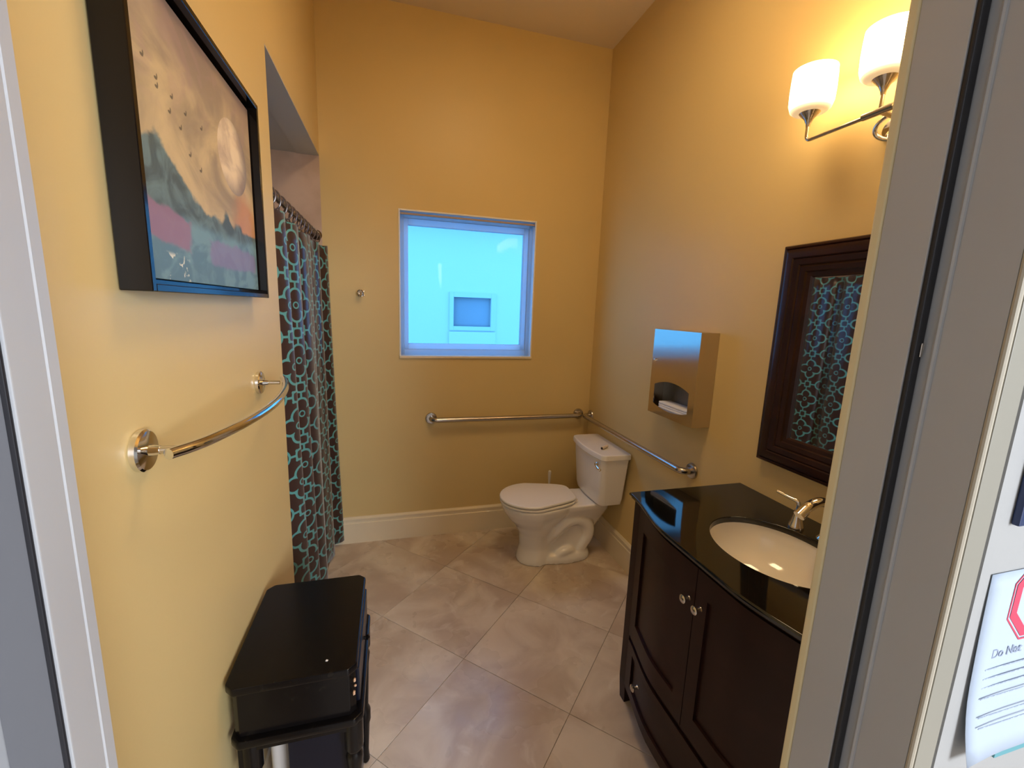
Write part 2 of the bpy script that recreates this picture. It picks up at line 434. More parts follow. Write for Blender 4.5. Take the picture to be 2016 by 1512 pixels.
# shower alcove
st('wall_shower_end', box(nb(), -0.90, -0.0, D, D+0.14, -0.08, SZ+0.1), m_stone)
st('wall_shower_side', box(nb(), -1.0, -0.90, SY-0.1, D+0.14, -0.08, SZ+0.1), m_stone)
st('wall_shower_front', box(nb(), -0.90, -t, SY-0.1, SY, -0.08, SZ+0.1), m_stone)
st('ceiling_shower', box(nb(), -0.90, -t, SY, D, SZ, SZ+0.1), m_soffit)
st('trim_1', box(nb(), -t, -0.0005, SY, D-0.001, SZ-0.004, SZ-0.0002), m_soffit, smooth=False)   # painted underside of the opening

# front wall with the doorway
JL, JR, DH = 0.134, 1.004, 2.15
bm = nb(); box(bm, -t, JL-0.06, HY, FY, -0.08, H); box(bm, JR+0.06, W+t, HY, FY, -0.08, H); box(bm, JL-0.06, JR+0.06, HY, FY, DH+0.05, H)
st('wall_front', bm, m_wall, smooth=False)
# pressed steel door frame: reveal, stop, gasket, rabbet, rounded corner, face
d1 = bpy.data.objects.new('door_1', None); C.objects.link(d1); d1.location = ((JL+JR)/2, 0.1, 0); d1['kind'] = 'structure'
STOP_Y = 0.122
for side, xj, sg, ys, rb in (('l', JL, -1, 0.142, 0.042), ('r', JR, 1, STOP_Y, 0.015)):
    # sg: direction into the wall
    bm = nb(); xs = sorted((xj, xj+sg*0.06)); box(bm, xs[0], xs[1], ys, FY-0.013, 0, DH, 0.0015); obj('stop', bm, m_jamb, d1)
    bm = nb(); xs = sorted((xj-sg*0.0005, xj+sg*0.06)); box(bm, xs[0], xs[1], FY-0.013, FY+0.001, 0, DH, 0.004 if sg > 0 else 0.0012, 3 if sg > 0 else 1); obj('corner_bead', bm, m_bead if sg > 0 else m_jamb, d1)
    xs = sorted((xj+sg*rb, xj+sg*0.06)); bm = nb(); box(bm, xs[0], xs[1], 0.056, ys, 0, DH); obj('rabbet', bm, m_jamb, d1)
    if sg > 0:
        bm = nb(); box(bm, xj+0.001, xj+0.0145, STOP_Y-0.006, STOP_Y, 0, DH, 0.002); obj('gasket', bm, m_rubber, d1)
        bm = nb(); tube(bm, [(xj+0.0145, 0.104, 0), (xj+0.0145, 0.104, DH)], 0.003, 8); obj('gasket', bm, m_jamb, d1)
        bm = nb(); box(bm, xj+0.008, xj+0.012, STOP_Y-0.0085, STOP_Y-0.006, 1.575, 1.592, 0.001); obj('gasket_clip', bm, m_nickel, d1)
    else:
        bm = nb(); box(bm, xj-0.0415, xj-0.006, ys-0.0015, ys, 0, DH); obj('darkening_strip', bm, m_stopdark, d1)  # added strip, only there to make the left stop face look dim
        bm = nb(); box(bm, xj-0.006, xj-0.002, ys-0.003, ys, 0, DH, 0.001); obj('gasket', bm, m_rubber, d1)
    xs = sorted((xj+sg*rb, xj+sg*0.06)); bm = nb(); box(bm, xs[0], xs[1], 0.048, 0.056, 0, DH); obj('return_strip', bm, m_jamb, d1)
    bm = nb(); tube(bm, [(xj+sg*(rb+0.0025), 0.0450, 0), (xj+sg*(rb+0.0025), 0.0450, DH)], 0.0035, 10); obj('rounded_edge', bm, m_ridge, d1)
    xs = sorted((xj+sg*(rb+0.004), xj+sg*(rb+0.037))); bm = nb(); box(bm, xs[0], xs[1], 0.0405, 0.048, 0, DH+0.05, 0.001); obj('frame_face', bm, m_face, d1)
bm = nb(); box(bm, JL-0.045, JR+0.03, STOP_Y, FY, DH, DH+0.05); box(bm, JL-0.03, JR+0.03, 0.046, STOP_Y, DH+0.02, DH+0.05); obj('head', bm, m_jamb, d1)

# hall side
bm = nb(); box(bm, -1.0, JL-0.06, HY-0.003, HY, -0.08, 2.7); box(bm, JR+0.06, 2.6, HY-0.003, HY, -0.08, 2.7); box(bm, JL-0.06, JR+0.06, HY-0.003, HY, DH+0.05, 2.7)
st('wall_hall_front', bm, m_hall, smooth=False)
st('wall_hall_left', box(nb(), -1.1, -1.0, -3.2, HY, -0.08, 2.7), m_hall)
st('wall_hall_right', box(nb(), 2.6, 2.7, -3.2, HY, -0.08, 2.7), m_hall)
st('wall_hall_back', box(nb(), -1.1, 2.7, -3.3, -3.2, -0.08, 2.7), m_hall)
st('ceiling_hall', box(nb(), -1.1, 2.7, -3.3, HY-0.003, 2.7, 2.8), m_hall)

# baseboards with stepped cap
BZ = 0.188
def baseprof(): return [(0, 0), (0.018, 0), (0.018, BZ-0.045), (0.014, BZ-0.040), (0.014, BZ-0.026), (0.017, BZ-0.022), (0.017, BZ-0.012), (0.008, BZ), (0, BZ)]
bm = nb(); prism(bm, [(D-a, z) for a, z in baseprof()], 'x', 0.001, W-0.0); st('baseboard_back', bm, m_trim)
bm = nb(); prism(bm, [(W-a, z) for a, z in baseprof()], 'y', 1.165, D-0.018); st('baseboard_right', bm, m_trim)
bm = nb(); prism(bm, [(a, z) for a, z in baseprof()], 'y', FY, SY-0.001); st('baseboard_left', bm, m_trim)

fl_ = nb(); lathe(fl_, [(0.17, 0), (0.17, -0.03), (0.16, -0.045), (0.15, -0.05)], (0.95, 1.05, H), 'z', 32)
obj('added_fill_fitting', fl_, m_vinyl, bpy.data.objects['ceiling'])  # made-up housing, out of view, for the added ceiling fill
# window
w1 = bpy.data.objects.new('window_1', None); C.objects.link(w1); w1.location = ((WX0+WX1)/2, D, WZ0); w1['kind'] = 'structure'
def frame_rect(x0, x1, y0, y1, z0, z1, wl, wr, wb, wt, bev=0.003):
    bm = nb()
    box(bm, x0, x0+wl, y0, y1, z0, z1, bev); box(bm, x1-wr, x1, y0, y1, z0, z1, bev)
    box(bm, x0+wl, x1-wr, y0+0.0005, y1, z0, z0+wb, bev); box(bm, x0+wl, x1-wr, y0+0.0005, y1, z1-wt, z1, bev); return bm
obj('window_frame', frame_rect(WX0, WX1, D+0.055, D+0.125, WZ0, WZ1, 0.028, 0.028, 0.040, 0.036), m_winvinyl, w1)
obj('sash', frame_rect(WX0+0.029, WX1-0.029, D+0.065, D+0.11, WZ0+0.041, WZ1-0.037, 0.026, 0.030, 0.036, 0.038), m_winvinyl, w1)
obj('pane', box(nb(), WX0+0.050, WX1-0.052, D+0.090, D+0.094, WZ0+0.07, WZ1-0.07), m_glass, w1, smooth=False)
obj('reveal_lining', frame_rect(WX0-0.006, WX1+0.006, D-0.004, D+0.055, WZ0-0.004, WZ1+0.006, 0.010, 0.010, 0.004, 0.010, 0.002), m_vinyl, w1)
obj('window_sill', box(nb(), WX0-0.006, WX1+0.006, D-0.012, D+0.054, WZ0-0.014, WZ0+0.002, 0.003), m_trim, w1)
bl = root('roller_blind', 'thin taupe blind rail pulled up at the top of the window', 'blind', (0.9, D+0.03, WZ1-0.03))
obj('head_rail', box(nb(), WX0+0.006, WX1-0.006, D+0.012, D+0.026, WZ1-0.024, WZ1-0.012, 0.003), m_blind, bl)
obj('mounting_bracket', box(nb(), WX1-0.006, WX1+0.001, D+0.008, D+0.03, WZ1-0.03, WZ1-0.005, 0.001), m_nickel, bl)

# neighbouring house outside the window
nh = root('neighbouring_house', 'pale stuccoed house wall with small square window seen through the bathroom window', 'house', (1.6, 6.5, -0.5))
NX0, NX1, NZ0, NZ1 = 1.315, 1.905, 1.33, 1.775
bm = nb()
for (a, b2, z0, z1) in ((-4, NX0, -0.5, 3.02), (NX1, 7, -0.5, 3.02), (NX0, NX1, -0.5, NZ0), (NX0, NX1, NZ1, 3.02)): box(bm, a, b2, 6.5, 6.7, z0, z1)
bmesh.ops.remove_doubles(bm, verts=bm.verts, dist=1e-5)
obj('wall', bm, m_stucco, nh, smooth=False)
fr = obj('window', frame_rect(NX0-0.065, NX1+0.08, 6.47, 6.56, NZ0-0.065, NZ1+0.075, 0.065, 0.08, 0.065, 0.075), m_ntrim, nh)
obj('pane', box(nb(), NX0, NX1, 6.54, 6.56, NZ0, NZ1), m_npane, fr)
obj('apron_panel', box(nb(), NX0-0.07, NX1+0.08, 6.46, 6.5, 0.6, NZ0-0.085, 0.004), m_stucco, nh)
bm = nb(); prism(bm, [(6.2, 2.98), (6.2, 3.05), (10.5, 6.0), (10.5, 5.9), (6.7, 3.02)], 'x', -4, 7); obj('roof', bm, m_roof, nh, smooth=False)
st('ground', box(nb(), -6, 9, D+0.2, 14, -0.7, -0.5), m_ground)

# ================================================================== PICTURE
pic = root('framed_painting', 'black shadow-box frame with misty landscape painting and pale moon on left wall', 'painting', (0.0, 0.86, 1.62))
PY0, PY1, PZ0, PZ1, PD = 0.548, 1.202, 1.622, 2.146, 0.047
bm = nb()
for a in ((PY0, PY0+0.012, PZ0, PZ1), (PY1-0.012, PY1, PZ0, PZ1), (PY0+0.012, PY1-0.012, PZ0, PZ0+0.012), (PY0+0.012, PY1-0.012, PZ1-0.012, PZ1)):
    box(bm, 0.003, PD, a[0], a[1], a[2], a[3], 0.0012, 1)
box(bm, 0.003, 0.010, PY0+0.01, PY1-0.01, PZ0+0.01, PZ1-0.01)
obj('frame', bm, m_pframe, pic)
cv = obj('canvas', box(nb(), 0.010, 0.026, PY0+0.022, PY1-0.022, PZ0+0.022, PZ1-0.022, 0.001), m_paint, pic)
uvproject(cv, lambda p: ((p.y-PY0)/(PY1-PY0), (p.z-PZ0)/(PZ1-PZ0)))

# ================================================================== TOWEL BAR (bowed, polished)
tb = root('towel_bar', 'polished chrome bowed towel bar on the left wall under painting', 'towel bar', (0, 0.88, 1.365))
for yy in (0.556, 1.206):
    fl = nb(); lathe(fl, [(0.033, 0), (0.035, 0.002), (0.035, 0.010), (0.032, 0.013), (0.010, 0.016), (0.007, 0.03)], (0.0, yy, 1.365), 'x', 32)
    fo = obj('flange', fl, m_chrome, tb)
    obj('post', tube(nb(), [(0.02, yy, 1.365), (0.062, yy, 1.365)], 0.0065, 14), m_nickel, tb)
pts = smoothpath([(0.052, 0.530, 1.365), (0.083, 0.60, 1.365), (0.110, 0.74, 1.365), (0.119, 0.90, 1.365), (0.103, 1.08, 1.365), (0.073, 1.22, 1.365), (0.052, 1.29, 1.365)], 6)
obj('bar', tube(nb(), pts, 0.0095, 18), m_chrome, tb)

# ================================================================== SHOWER ROD, RINGS, CURTAIN
rod = root('shower_rod', 'bronze curtain rod with end flange across the shower opening', 'curtain rod', (-0.03, D, 2.015))
RX, RZ = -0.030, 2.012
obj('rod', tube(nb(), [(RX, SY-0.0, RZ), (RX, D-0.002, RZ)], 0.0125, 16), m_rod, rod)
obj('end_flange', lathe(nb(), [(0.014, -0.02), (0.018, -0.018), (0.028, -0.006), (0.030, 0.0)], (RX, D-0.001, RZ), 'y', 24), m_rod, rod)
obj('end_flange', lathe(nb(), [(0.030, 0.0), (0.028, 0.006), (0.018, 0.018), (0.014, 0.02)], (RX, SY+0.001, RZ), 'y', 24), m_rod, rod)
CY0, CY1 = SY+0.02, D-0.012
def cloth_x(s, z):
    # s along the curtain 0..1 ; pleats deepen downwards; far edge kicks into the room
    amp = 0.022+0.012*(1-z/1.95)
    x = RX + 0.010 + 0.018*(1-z/1.95) + amp*math.sin(2*PI*s*4.2-1.4) + 0.007*math.sin(2*PI*s*9.1+2+z*0.5)
    e = max(0, (s-0.86)/0.14)
    x += e*e*(3-2*e)*(0.055+0.020*(1-z/1.95)**2)
    return x
NS, NZ_ = 150, 26
bm = nb(); grid = []
for j in range(NZ_+1):
    row = []
    for i in range(NS+1):
        s = i/NS; z = 0.03+(1.948-0.03)*j/NZ_
        if j == NZ_: z += 0.0025*math.cos(2*PI*s*12)
        y = CY0+(CY1-CY0)*s + 0.006*math.sin(2*PI*s*13)
        row.append(bm.verts.new((cloth_x(s, z), y, z)))
    grid.append(row)
for j in range(NZ_):
    for i in range(NS): bm.faces.new((grid[j][i], grid[j][i+1], grid[j+1][i+1], grid[j+1][i]))
# arc length along the middle row gives the printed cloth coordinate
L = [0]
for i in range(NS):
    a = Vector((cloth_x(i/NS, 1.0), CY0+(CY1-CY0)*i/NS, 0)); b2 = Vector((cloth_x((i+1)/NS, 1.0), CY0+(CY1-CY0)*(i+1)/NS, 0)); L.append(L[-1]+(b2-a).length)
uvl = bm.loops.layers.uv.new('UVMap'); idx = {}
for j, row in enumerate(grid):
    for i, v in enumerate(row): idx[v] = (L[i], 0.03+(1.918)*j/NZ_)
for fc in bm.faces:
    for l in fc.loops: l[uvl].uv = idx[l.vert]
cu = obj('shower_curtain', bm, m_curt, None, (RX, (CY0+CY1)/2, 0.03), label='chocolate shower curtain with teal trellis print hanging in the left opening', cat='curtain', angle=80)
md = cu.modifiers.new('thick', 'SOLIDIFY'); md.thickness = 0.0012
proto = None
for k in range(12):
    yy = CY0+0.03+(CY1-CY0-0.06)*k/11 + random.uniform(-0.012, 0.012)
    if proto is None:
        pts = [(RX+0.030*math.sin(a)*0.85, yy, RZ-0.018+0.036*math.cos(a)) for a in (2*PI*q/22 for q in range(22))]
        proto = obj('curtain_ring', tube(nb(), pts, 0.0032, 8, cyc=True), m_ring, None, (RX, yy, RZ-0.02),
                    label='small round curtain ring on the bronze shower rod', cat='curtain ring', group='curtain rings along the shower rod')
        base = yy; ba = [bm for bm in ()]
        # roller ball on top of the ring
        obj('roller_ball', lathe(nb(), [(0.001, -0.012), (0.012, -0.008), (0.016, 0), (0.012, 0.008), (0.001, 0.012)], (RX, yy, RZ+0.003), 'y', 14), m_ring, proto)
    else:
        c_ = proto.copy(); C.objects.link(c_); c_.location.y = yy
        for ch in list(proto.children):
            q = ch.copy(); C.objects.link(q); q.parent = c_

# ================================================================== ROBE HOOK
hk = root('robe_hook', 'small square chrome robe hook on back wall beside curtain', 'hook', (0.213, D, 1.68))
obj('back_plate', box(nb(), 0.196, 0.232, D-0.006, D, 1.664, 1.700, 0.002), m_chrome, hk)
obj('cup', lathe(nb(), [(0.008, 0), (0.008, -0.02), (0.019, -0.034), (0.021, -0.040), (0.018, -0.041), (0.010, -0.034)], (0.214, D-0.004, 1.682), 'y', 24), m_chrome, hk)
obj('prong', box(nb(), 0.206, 0.222, D-0.040, D-0.006, 1.660, 1.672, 0.002), m_chrome, hk)

# ================================================================== GRAB BARS
def grab(name, label, p0, p1, out):
    p0, p1, out = Vector(p0), Vector(p1), Vector(out); dr = (p1-p0).normalized(); off = 0.062; rb = 0.036
    r_ = root(name, label, 'grab bar', (p0+p1)/2, 'stainless grab bars around the toilet')
    pts = [p0+out*0.004, p0+out*(off-rb)]
    for k in range(1, 7): a = k/6*PI/2; pts.append(p0+out*(off-rb+rb*math.sin(a))+dr*(rb-rb*math.cos(a)))
    q = []
    for k in range(0, 6): a = k/6*PI/2; q.append(p1+out*(off-rb+rb*math.cos(a))-dr*(rb-rb*math.sin(a)))
    q = [p1+out*(off-rb+rb*math.sin(a))-dr*(rb-rb*math.cos(a)) for a in (PI/2*k/6 for k in range(6, 0, -1))] + [p1+out*(off-rb), p1+out*0.004]
    obj('bar', tube(nb(), pts+q, 0.0168, 20), m_steel, r_)
    for p in (p0, p1):
        ax = 'y' if abs(out.y) > 0.5 else 'x'; sg = out.y if ax == 'y' else out.x
        obj('flange', lathe(nb(), [(0.040, 0), (0.040, 0.004*sg), (0.037, 0.010*sg), (0.022, 0.013*sg)], p, ax, 32), m_steel, r_)
grab('grab_bar', 'brushed steel grab bar on the back wall under the window', (0.650, D, 0.860), (1.742, D, 0.860), (0, -1, 0))
grab('grab_bar', 'brushed steel grab bar on the right wall above the toilet tank', (W, 2.600, 0.856), (W, 1.455, 0.858), (-1, 0, 0))

# ================================================================== TOILET
TY = 2.215
toi = root('toilet', 'white two-piece toilet with closed lid in the far right corner', 'toilet', (1.45, TY, 0))
def egg(xf, xb, hw, xm, z, n=40, bw=0.7, p=2.0, pb=3.2):
    """egg outline: front at xf, widest hw at xm, back xb squared off"""
    out = []
    for k in range(n):
        a = 2*PI*k/n; c, s = math.cos(a), math.sin(a)
        if c >= 0: x = xm-(xm-xf)*abs(c)**(2/p); y = hw*math.copysign(abs(s)**(2/p), s)
        else:
            x = xm+(xb-xm)*abs(c)**(2/pb); tt = (x-xm)/(xb-xm)
            y = hw*math.copysign(abs(s)**(2/pb), s)*(1-(1-bw)*tt)
        out.append((x, TY+y, z))
    return out
bm = nb()
# bowl and front column
loft(bm, [egg(1.165, 1.42, 0.118, 1.30, 0.0), egg(1.168, 1.42, 0.116, 1.30, 0.02), egg(1.185, 1.41, 0.100, 1.30, 0.10), egg(1.180, 1.41, 0.102, 1.30, 0.19),
          egg(1.150, 1.44, 0.118, 1.29, 0.25), egg(1.105, 1.49, 0.150, 1.28, 0.30), egg(1.072, 1.54, 0.176, 1.28, 0.35), egg(1.058, 1.56, 0.186, 1.28, 0.385), egg(1.056, 1.56, 0.187, 1.28, 0.405)])
# platform under the tank
loft(bm, [egg(1.40, 1.70, 0.065, 1.5, 0.18), egg(1.40, 1.76, 0.085, 1.5, 0.27, bw=.85), egg(1.38, 1.79, 0.115, 1.5, 0.33, bw=.9), egg(1.36, 1.79, 0.135, 1.5, 0.37, bw=.95), egg(1.36, 1.79, 0.14, 1.5, 0.402, bw=1)])
# foot plate
loft(bm, [egg(1.20, 1.665, 0.125, 1.50, 0.0, bw=.9), egg(1.20, 1.665, 0.125, 1.50, 0.030, bw=.9), egg(1.22, 1.655, 0.112, 1.50, 0.055, bw=.9), egg(1.24, 1.64, 0.08, 1.50, 0.07, bw=.9)])
# inner web and S-shaped trapway
box(bm, 1.32, 1.63, TY-0.078, TY+0.078, 0.02, 0.31)
for sg in (-1, 1):
    pts = smoothpath([(1.34, TY+sg*0.030, 0.13), (1.40, TY+sg*0.062, 0.20), (1.47, TY+sg*0.070, 0.27), (1.56, TY+sg*0.066, 0.285), (1.625, TY+sg*0.060, 0.235), (1.635, TY+sg*0.055, 0.16), (1.60, TY+sg*0.052, 0.095), (1.57, TY+sg*0.050, 0.04)], 5)
    tube(bm, pts, 0.046, 16)
    pts = smoothpath([(1.40, TY+sg*0.070, 0.03), (1.45, TY+sg*0.088, 0.065), (1.50, TY+sg*0.082, 0.075), (1.53, TY+sg*0.07, 0.05)], 5)
    tube(bm, pts, 0.030, 14)
bo = obj('bowl', bm, m_white, toi)
md = bo.modifiers.new('r', 'REMESH'); md.mode = 'VOXEL'; md.voxel_size = 0.0065; md.use_smooth_shade = True
md = bo.modifiers.new('s', 'SMOOTH'); md.factor = 0.6; md.iterations = 7
dg = bpy.context.evaluated_depsgraph_get(); me = bpy.data.meshes.new_from_object(bo.evaluated_get(dg))
bo.modifiers.clear(); bo.data = me; me.polygons.foreach_set('use_smooth', [True]*len(me.polygons))
if not me.materials: me.materials.append(m_white)
def rnd_plate(z0, z1, xf, xb, hw, xm, bw, r_=0.006, dome=0.0, pb=3.2):
    rings = []
    for k in range(4): a = k/3*PI/2; i = r_*(1-math.sin(a)); rings.append(egg(xf+i, xb-i, hw-i, xm, z0+r_-r_*math.cos(a), bw=bw, pb=pb))
    for k in range(4): a = k/3*PI/2; i = r_*(1-math.cos(a)); rings.append(egg(xf+i, xb-i, hw-i, xm, z1-r_+r_*math.sin(a), bw=bw, pb=pb))
    if dome:
        for q in (0.75, 0.4, 0.1): rings.append([( (x-(xf+xb)/2)*q+(xf+xb)/2, (y-TY)*q+TY, z1+dome*(1-q*q)) for x, y, z in egg(xf+r_, xb-r_, hw-r_, xm, z1, bw=bw, pb=pb)])
    return loft(nb(), rings)
obj('seat', rnd_plate(0.408, 0.424, 1.048, 1.530, 0.188, 1.27, 0.70, pb=5), m_seat, toi)
obj('lid', rnd_plate(0.428, 0.446, 1.046, 1.535, 0.190, 1.26, 0.62, 0.008, 0.004, pb=6), m_seat, toi)
for sg in (-1, 1):
    obj('hinge', tube(nb(), [(1.522, TY+sg*0.055, 0.426), (1.522, TY+sg*0.10, 0.426)], 0.012, 12), m_seat, toi)
    obj('bolt_cap', lathe(nb(), [(0.016, 0), (0.016, 0.008), (0.010, 0.017), (0.001, 0.019)], (1.47, TY+sg*0.098, 0.048), 'z', 18), m_white, toi)
def rrect(x0, x1, y0, y1, z, r_=0.03, bow=0.0, n=5):
    out = []
    for (cx, cy, a0) in ((x1-r_*0.4, y1-r_*0.4, 0), (x0+r_, y1-r_, 90), (x0+r_, y0+r_, 180), (x1-r_*0.4, y0+r_*0.4, 270)):
        rr = r_ if a0 in (90, 180) else r_*0.4
        for k in range(n+1):
            a = math.radians(a0+90*k/n); out.append([cx+rr*math.cos(a), cy+rr*math.sin(a)])
        if a0 == 90:
            for k in range(1, 8): out.append([x0, y1-r_-(y1-y0-2*r_)*k/8])
    for p in out:
        tt = (p[1]-(y0+y1)/2)/((y1-y0)/2); k = max(0, (x1-p[0])/(x1-x0)); p[0] -= bow*(1-tt*tt)*k
    return [(p[0], p[1], z) for p in out]
bm = nb(); loft(bm, [rrect(1.665, 1.790, TY-0.165, TY+0.165, 0.402, bow=0.01), rrect(1.652, 1.796, TY-0.183, TY+0.183, 0.412, bow=0.015), rrect(1.646, 1.80, TY-0.192, TY+0.192, 0.45, bow=0.02),
                     rrect(1.632, 1.808, TY-0.222, TY+0.222, 0.722, bow=0.025)])
tank = obj('tank', bm, m_white, toi)
bm = nb()
a = (1.622, 1.816, TY-0.232, TY+0.236)
loft(bm, [rrect(a[0]+.006, a[1]-.002, a[2]+.006, a[3]-.006, 0.722, bow=0.03), rrect(a[0], a[1], a[2], a[3], 0.728, bow=0.03), rrect(a[0], a[1], a[2], a[3], 0.750, bow=0.03),
          rrect(a[0]+.003, a[1]-.002, a[2]+.003, a[3]-.003, 0.757, bow=0.03), rrect(a[0]+.010, a[1]-.006, a[2]+.010, a[3]-.010, 0.760, bow=0.03)])
obj('tank_lid', bm, m_white, toi)
bm = nb(); lathe(bm, [(0.014, 0), (0.014, -0.006), (0.008, -0.012)], (1.616, 2.045, 0.690), 'x', 20)
tube(bm, smoothpath([(1.602, 2.046, 0.692), (1.597, 2.02, 0.688), (1.597, 1.99, 0.680), (1.601, 1.972, 0.676)], 5), [0.007]*5+[0.008]*5+[0.009]*5+[0.006], 12)
obj('flush_lever', bm, m_chrome, toi)

# little paper tube on the tank lid
tu = root('paper_tube', 'small white open-ended paper tube lying on the toilet tank lid', 'tube', (1.70, 2.13, 0.76))
p0, p1 = Vector((1.668, 2.098, 0.7705)), Vector((1.725, 2.138, 0.7705))
obj('body', tube(nb(), [p0, p1], 0.0095, 18), m_card, tu)
dr = (p1-p0).normalized()
obj('open_end', tube(nb(), [p0-dr*0.0006, p0+dr*0.001], 0.0078, 16), m_dark, tu)

# toilet brush behind the bowl
br = root('toilet_brush', 'white toilet brush in its holder standing behind the toilet bowl', 'toilet brush', (1.50, 2.545, 0))
obj('holder', lathe(nb(), [(0.045, 0), (0.05, 0.004), (0.047, 0.12), (0.040, 0.15), (0.015, 0.155)], (1.50, 2.545, 0), 'z', 24), m_whitepl, br)
obj('handle', lathe(nb(), [(0.007, 0.155), (0.007, 0.36), (0.010, 0.40), (0.012, 0.44), (0.011, 0.458), (0.004, 0.464)], (1.50, 2.545, 0), 'z', 16), m_whitepl, br)

# ================================================================== PAPER TOWEL DISPENSER
DX, DY0, DY1, DZ0, DZ1 = W-0.100, 1.374, 1.730, 1.103, 1.542
dp = root('paper_towel_dispenser', 'stainless steel paper towel dispenser on the right wall', 'dispenser', (W, 1.55, DZ0))
bm = nb(); box(bm, DX+0.004, W-0.001, DY0+0.001, DY0+0.006, DZ0, DZ1); box(bm, DX+0.004, W-0.001, DY1-0.006, DY1-0.001, DZ0, DZ1)
box(bm, DX+0.004, W-0.001, DY0+0.006, DY1-0.006, DZ1-0.004, DZ1); box(bm, DX+0.004, W-0.001, DY0+0.006, DY1-0.006, DZ0, DZ0+0.004)
obj('case', bm, m_disp, dp, smooth=False)
obj('liner', box(nb(), W-0.02, W-0.012, DY0+0.006, DY1-0.006, DZ0+0.004, DZ1-0.004), m_dispin, dp)
# front with a window whose top and bottom edges are arched
oy0, oy1 = 1.416, 1.690
n = 24
top = [(oy0+(oy1-oy0)*k/n, 1.258+0.027*(1-(2*k/n-1)**2)) for k in range(n+1)]
bot = [(oy0+(oy1-oy0)*k/n, 1.158-0.022*(1-(2*k/n-1)**2)) for k in range(n+1)]
bm = nb()
def strip(a, b2, x0=DX, x1=DX+0.004):
    A0 = [bm.verts.new((x0, *p)) for p in a]; B0 = [bm.verts.new((x0, *p)) for p in b2]
    A1 = [bm.verts.new((x1, *p)) for p in a]; B1 = [bm.verts.new((x1, *p)) for p in b2]
    for i in range(len(a)-1):
        bm.faces.new((A0[i], A0[i+1], B0[i+1], B0[i])); bm.faces.new((A1[i], B1[i], B1[i+1], A1[i+1]))
        bm.faces.new((A0[i], A1[i], A1[i+1], A0[i+1])); bm.faces.new((B0[i], B0[i+1], B1[i+1], B1[i]))
    for i in (0, -1): bm.faces.new((A0[i], B0[i], B1[i], A1[i]))
strip(top, [(p[0], DZ1) for p in top]); strip([(p[0], DZ0) for p in bot], bot)
bmesh.ops.remove_doubles(bm, verts=bm.verts, dist=1e-6)
box(bm, DX, DX+0.004, DY0, oy0, DZ0, DZ1); box(bm, DX, DX+0.004, oy1, DY1, DZ0, DZ1)
obj('front_door', bm, m_disp, dp, smooth=False)
obj('lock', lathe(nb(), [(0.0085, 0.001), (0.0085, -0.006), (0.006, -0.009), (0.001, -0.0095)], (DX, 1.700, 1.383), 'x', 18), m_chrome, dp)
for k in range(5):
    z = 1.112+k*0.0125
    bm = nb(); x0 = DX+0.010+0.002*(k % 2); box(bm, x0, W-0.022, oy0-0.015, oy1-0.035+0.004*(k % 2), z, z+0.0115, 0.003)
    obj('paper_towel', bm, m_towel, None, (W-0.06, 1.54, z), label='folded white paper towel lower in the stack inside the steel dispenser' if k < 4 else 'topmost folded white paper towel of the stack inside the steel dispenser', cat='paper towel', group='paper towels in the dispenser')

# ================================================================== VANITY
VC, VH = 0.71, 0.450                    # centre and half length along the wall
def bowx(y):
    d = abs(y-VC)/VH; q = min(1, max(0, (d-0.3)/0.7)); return 1.243+0.054*q*q*(3-2*q)
va_ = root('vanity_cabinet', 'espresso wood bow-front vanity cabinet on legs against right wall', 'vanity', (1.55, VC, 0))
def cbox(bm, y0, y1, z0, z1, o0, o1, n=14):
    """box following the bowed front; o0/o1 = distance behind the counter edge"""
    A = []
    for i in range(n+1):
        y = y0+(y1-y0)*i/n; x = bowx(y)
        A.append([(x+o0, y, z0), (x+o0, y, z1), (x+o1, y, z1), (x+o1, y, z0)])
    return loft(bm, A)
bm = nb()
box(bm, 1.335, W-0.002, VC+VH-0.030, VC+VH-0.018, 0.10, 0.898); box(bm, 1.335, W-0.002, VC-VH+0.018, VC-VH+0.030, 0.10, 0.898)
box(bm, W-0.014, W-0.002, VC-VH+0.03, VC+VH-0.03, 0.10, 0.70); box(bm, 1.34, W-0.014, VC-VH+0.03, VC+VH-0.03, 0.10, 0.112)
cbox(bm, VC-VH+0.055, VC+VH-0.055, 0.882, 0.898, 0.028, 0.05); cbox(bm, VC-VH+0.055, VC+VH-0.055, 0.312, 0.330, 0.030, 0.05); cbox(bm, VC-VH+0.055, VC+VH-0.055, 0.078, 0.096, 0.028, 0.05)
obj('carcass', bm, m_espresso, va_, smooth=False)
for yy in (VC+VH-0.058, VC-VH+0.014):
    for x0 in (1.318, W-0.052):
        bm = nb(); prism(bm, [(yy, 0.10), (yy+0.044, 0.10), (yy+0.044, 0.898), (yy, 0.898)], 'x', x0, x0+0.048)
        lo = [(x0+0.006, yy+0.005), (x0+0.042, yy+0.005), (x0+0.042, yy+0.039), (x0+0.006, yy+0.039)]; hi = [(x0, yy), (x0+0.048, yy), (x0+0.048, yy+0.044), (x0, yy+0.044)]
        loft(bm, [[(p[0], p[1], 0.0) for p in lo], [(p[0], p[1], 0.10) for p in hi]])
        obj('leg', bm, m_espresso, va_, smooth=False)
